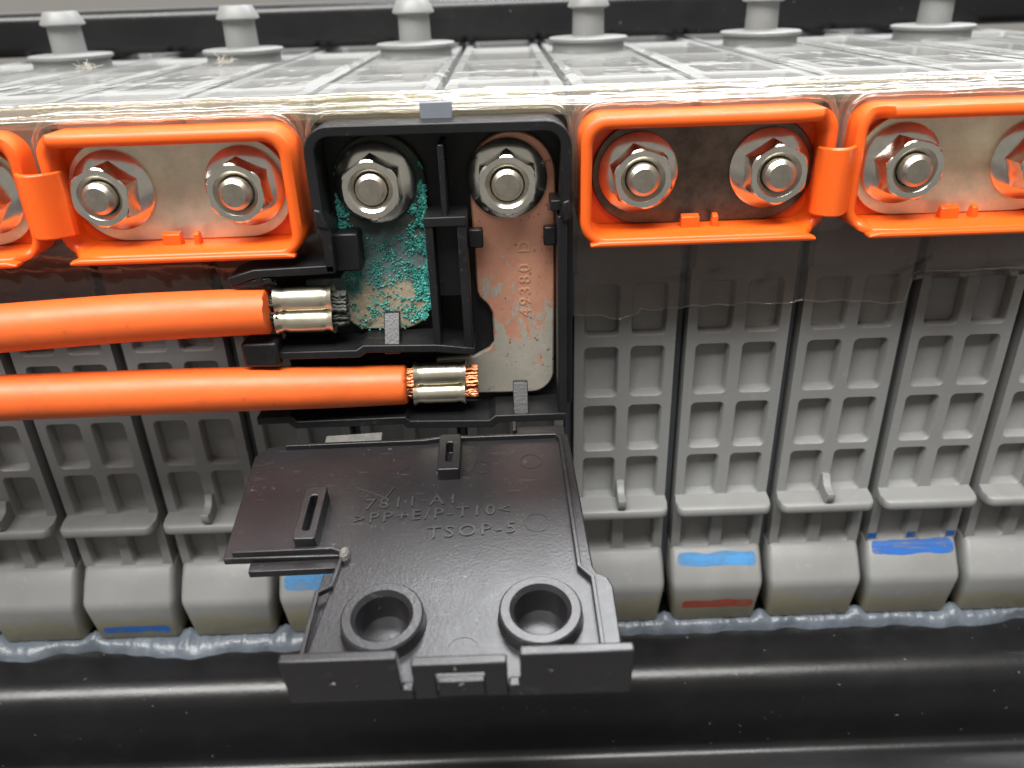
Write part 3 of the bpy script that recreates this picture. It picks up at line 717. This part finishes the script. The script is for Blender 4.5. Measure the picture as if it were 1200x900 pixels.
for _ in range(60000):
    if cnt > 2700: break
    x, z = random.uniform(-27, -12.4), random.uniform(69, 97)
    if not inside((x, z), lp): continue
    d = math.hypot(x+20, z-ZN)
    if d < 6.2: continue
    right = max(0, 1-(-12.8-x)/4.0) if z < 90 else max(0, .9-(-12.4-x)/2); left = max(0, 1-(x+26.4)/3.0) if 82 < z < 92 else 0
    mid = .20 if 76 < z < 84 else .03
    blot = nz(x*.45, z*.45, 2)+.5*nz(x*1.2, z*1.2, 4)
    pr = max(right*1.25, left*1.3, mid+.05)*(.85+2.2*blot)-(.35 if d < 8.5 and abs(x+20) < 4.5 else 0)
    if z < 74 and x < -17: pr = .10+.3*blot
    if z > 95: pr *= .3
    if random.random() > pr: continue
    r = random.uniform(.10, .27)*(random.uniform(1.1, 1.7) if right > .5 else 1); y = -2.12-random.uniform(0, .2); cnt += 1
    q = Matrix.Rotation(random.uniform(0, 6.3), 3, (random.random(), random.random(), random.random()+.01))
    vs = [Vector((x, y, z))+q @ Vector(v)*r*random.uniform(.6, 1.2) for v in ((1, 0, 0), (-1, 0, 0), (0, 1, 0), (0, -1, 0), (0, 0, 1), (0, 0, -1))]
    mb.add(vs, [(0, 2, 4), (2, 1, 4), (1, 3, 4), (3, 0, 4), (2, 0, 5), (1, 2, 5), (3, 1, 5), (0, 3, 5)])
for _ in range(340):
    z = random.uniform(70.5, 88); x = -12.8+.012*(z-78)*(1 if z > 78 else 12)-max(0, 74.6-z)**1.7*.22+random.uniform(-.35, .25); y = random.uniform(-2.3, -1.1); r = random.uniform(.15, .38)
    if nz(z*.5, 3, 8) < -.25: continue
    vs = [Vector((x, y, z))+Vector(v)*r*random.uniform(.5, 1.2) for v in ((1, .2, 0), (-1, 0, .3), (0, 1, 0), (.2, -1, 0), (0, 0, 1), (0, .2, -1))]
    mb.add(vs, [(0, 2, 4), (2, 1, 4), (1, 3, 4), (3, 0, 4), (2, 0, 5), (1, 2, 5), (3, 1, 5), (0, 3, 5)])
mb.build('verdigris_crust', 'crust', c1, 0, 20, False, kind='stuff', label='turquoise crystalline corrosion crust')
# lower cable: worn tinned copper terminal
c2 = empty('orange_cable', (0, 0, 0)); tag(c2, 'lower orange cable ending in a worn copper terminal stamped with numbers', 'cable')
sheath(c2, [(-150, -20, 66.8), (-110, -15.5, 65.2), (-84, -12.5, 64.2), (-52, -9.0, 62.6), (-30, -7.0, 61.4), (-18.0, -6.4, 61.1)], [3.7, 3.7, 3.7, 3.65, 3.5, 3.3], 8)
mb = MB(); strands(mb, -18.2, -16.2, -5.7, 60.9, 1.3, 2.6, 46, .24); mb.build('conductor_strands', 'copper', c2)
crimp(c2, -16.6, -8.0, -5.6, 60.8, 1.85, 'brass')
mb = MB(); strands(mb, -8.3, -6.0, -5.2, 60.7, 1.3, 2.8, 52, .25); mb.build('strand_ends', 'copper', c2)
lp2 = arc(.8, 93.8, 6.6, 0, 180, 16)+[(-5.7, 88), (-5.5, 75.4)]+[(-5.2, 74.4), (-3.9, 73.0), (-3.2, 71.6), (-3.1, 66.4), (-3.9, 65.2), (-6.6, 63.8), (-13, 63.6), (-13, 57.0), (-6, 56.7)]+arc(2.9, 60.6, 4.0, 270, 355, 8)+[(7.1, 75), (7.3, 88)]
pl = MB().prism(lp2, -2.1, -1.0, XZ).build('terminal_plate', 'tin_copper', c2, .3)
obj('stamped_number', text_mesh('stamped_number', '49380 D', 2.75, .10, 'copper_letter', lambda a, b, c: (3.2-b, -2.12-c, 70.8+a), spacing=1.38), pl)

# ------------------------------------------------------------------ clear plastic cover
cv = empty('clear_cover', (0, 0, 0)); tag(cv, 'clear plastic sheet wrapped over the module tops and behind the trays', 'plastic cover')
def sheet(name, prof, x0, x1, n, mat, amp, fn=None):
    L = []
    for i in range(n+1):
        x = x0+(x1-x0)*i/n; row = []
        for j, (y, z) in enumerate(prof):
            a = amp[j] if isinstance(amp, list) else amp
            p = (x, y+a*nz(x*.11, j*.35, 2)+.5*a*nz(x*.5, j*.7, 8), z+a*nz(x*.13, j*.3, 5)+.5*a*nz(x*.45, j*.8, 1))
            row.append(fn(p, j) if fn else p)
        L.append(row)
    return MB().loft(L, False, False, False).build(name, mat, cv, 0, 180)
def topfn(p, j):
    x, y, z = p; ph = abs(((x+10) % 20)-10); gap = max(0, 1-(10-ph)/1.5)
    dip = -.7*gap
    for k in (-5, -3, -1, 1, 3, 5):
        if abs(x-20*k) < 9.6 and y > 64: z = min(z, 105.9)
    return (x, y, z+dip+.035*nz(x*.5, y*.10, 4)+.35*gap*nz(x*1.2, y*.35, 4))
sheet('top_sheet', [(64-2*i, 106.35) for i in range(28)]+[(8.6, 106.3), (7, 106.2), (5.6, 105.95), (4.6, 105.5)], -118, 118, 700, 'film_top', .12, topfn)
front = [(4.5, 105.5), (3.9, 105.25), (3.2, 105.3), (2.6, 105.45), (2.0, 105.2), (1.4, 104.4), (.6, 104.0), (-.4, 103.95), (-1.2, 103.8), (-1.4, 103.2), (-.6, 102.6), (-.25, 101), (-.2, 95), (-.2, 88), (-.2, 84), (-.3, 82), (.2, 80), (1.2, 77.5), (2.4, 75), (3.4, 73), (3.9, 71), (4.1, 69)]
def frontfn(p, j):
    x, y, z = p
    if j == len(front)-1: z += 1.6*nz(x*.07, 4)+.8*nz(x*.25, 6)+(4.0 if x > 68 else 0)+(-1.0 if 10 < x < 22 else 0)
    if j == len(front)-2: z += 1.0*nz(x*.07, 4)+(2.6 if x > 68 else 0)
    if j > 16: y += .7*nz(x*.35, j*.6, 9)*(.4+.6*abs(nz(x*.08, 2)))
    if j > 9: y = min(y, 4.3)
    if j > 18: y = y if y < 4.5 else 4.5
    return (x, y, z)
NF = 11
sheet('front_sheet', front[:NF], -118, 118, 420, 'film_front', [.3]*9+[.12]*2, frontfn)
apron_amp = [.12]*5+[.3]*4+[.35]*3
ap = sheet('apron', front[NF-1:], -118, 118, 420, 'film_apron', apron_amp, lambda p, j: frontfn(p, j+NF-1))
nv = len(front)-NF+1
e = []
for i in range(421):
    x = -118+236*i/420; j = nv-1; y, z = front[-1]; a = apron_amp[-1]
    pt = (x, y+a*nz(x*.11, j*.35, 2)+.5*a*nz(x*.5, j*.7, 8), z+a*nz(x*.13, j*.3, 5)+.5*a*nz(x*.45, j*.8, 1)); e.append(frontfn(pt, len(front)-1))
MB().tube(e, .13, 6).build('apron_edge', 'film_rim', cv, 0, 60)
for (yy, zz, rad, sd) in ((3.3, 105.3, .55, 1), (.6, 104.1, .40, 2)):   # thick glossy ridges along the lip
    pth = [(-116+232*i/420, yy+.55*nz(i*.045, sd)+.18*nz(i*.21, sd+3), zz+.22*nz(i*.05, sd+6)+.12*nz(i*.19, sd+9)) for i in range(421)]
    MB().tube(pth, [rad*(1+.45*nz(i*.06, sd+12)+.2*nz(i*.3, sd+15)) for i in range(421)], 12).build('lip_ridge', 'film_rim', cv, 0, 70)
for q in range(52):
    x0 = random.uniform(-112, 100); ln = random.uniform(3, 20); j0 = random.uniform(.5, 8.5); rr = random.uniform(.08, .30); pth = []
    m = int(ln/1.0)+4
    for i in range(m):
        u = i/(m-1); x = x0+ln*u; jj = min(9.4, max(.2, j0+1.1*nz(x*.12, q)+.5*nz(x*.4, q+40))); ja = int(jj); f = jj-ja
        y = front[ja][0]*(1-f)+front[ja+1][0]*f; z = front[ja][1]*(1-f)+front[ja+1][1]*f
        pth.append((x, y-.12+.18*nz(x*.11, ja*.35, 2), z+.12+.25*nz(x*.13, ja*.3, 5)))
    MB().tube(pth, [rr*(.25+.75*math.sin(math.pi*min(1, max(0, (i+.3)/m))))*(1+.4*nz(i*.7, q)) for i in range(m)], 7).build('film_fold', 'film_rim', cv, 0, 70)
for (a, b) in ((-70, -31), (-29.5, 9.8), (10.6, 49.2), (50.6, 90)):
    for inset, y, zt, r in ((-.3, -1.5, 103.7, .42), (.9, .5, 104.5, .38)):
        pth = [(a-inset*.3, y+.6, 90), (a-inset*.3, y, 99)]
        for q in arc(a-inset*.3+3.5, zt-3.5, 3.5, 180, 90, 7): pth.append((q[0], y, q[1]))
        m = 30; xa, xb = a+3.5, b-3.5
        for i in range(1, m): pth.append((xa+(xb-xa)*i/m, y+.25*nz(i*.4, a), zt+.18*nz(i*.35, b)))
        for q in arc(b+inset*.3-3.5, zt-3.5, 3.5, 90, 0, 7): pth.append((q[0], y, q[1]))
        pth += [(b+inset*.3, y, 99), (b+inset*.3, y+.6, 90)]
        MB().tube(pth, [r*(1+.3*nz(i*.5, a)) for i in range(len(pth))], 8).build('pocket_rib', 'film_rim', cv, 0, 60)

# ------------------------------------------------------------------ lint
for (x, y, z, lab) in ((-84, 49, 107.0, 'tuft of pale lint on the module tops at the far left'), (-57, 52, 107.0, 'tuft of pale lint on the module tops above the champagne plate')):
    mb = MB()
    for i in range(46):
        a = random.uniform(0, 6.28); p0 = Vector((x+random.uniform(-1.2, 1.2), y+random.uniform(-1.2, 1.2), z)); pth = []
        d = Vector((math.cos(a)*.5, math.sin(a)*.5, random.uniform(.25, .8))); ln = random.uniform(1.2, 3.6)
        for j in range(6):
            pth.append(tuple(p0)); p0 = p0+d*ln/6; d = d+Vector((random.uniform(-.4, .4), random.uniform(-.4, .4), random.uniform(-.35, .2)))
        mb.tube(pth, .05, 4)
    o = mb.build('lint_tuft', 'lint', None, 0, 60, False); tag(o, lab, 'lint', 'lint tufts')
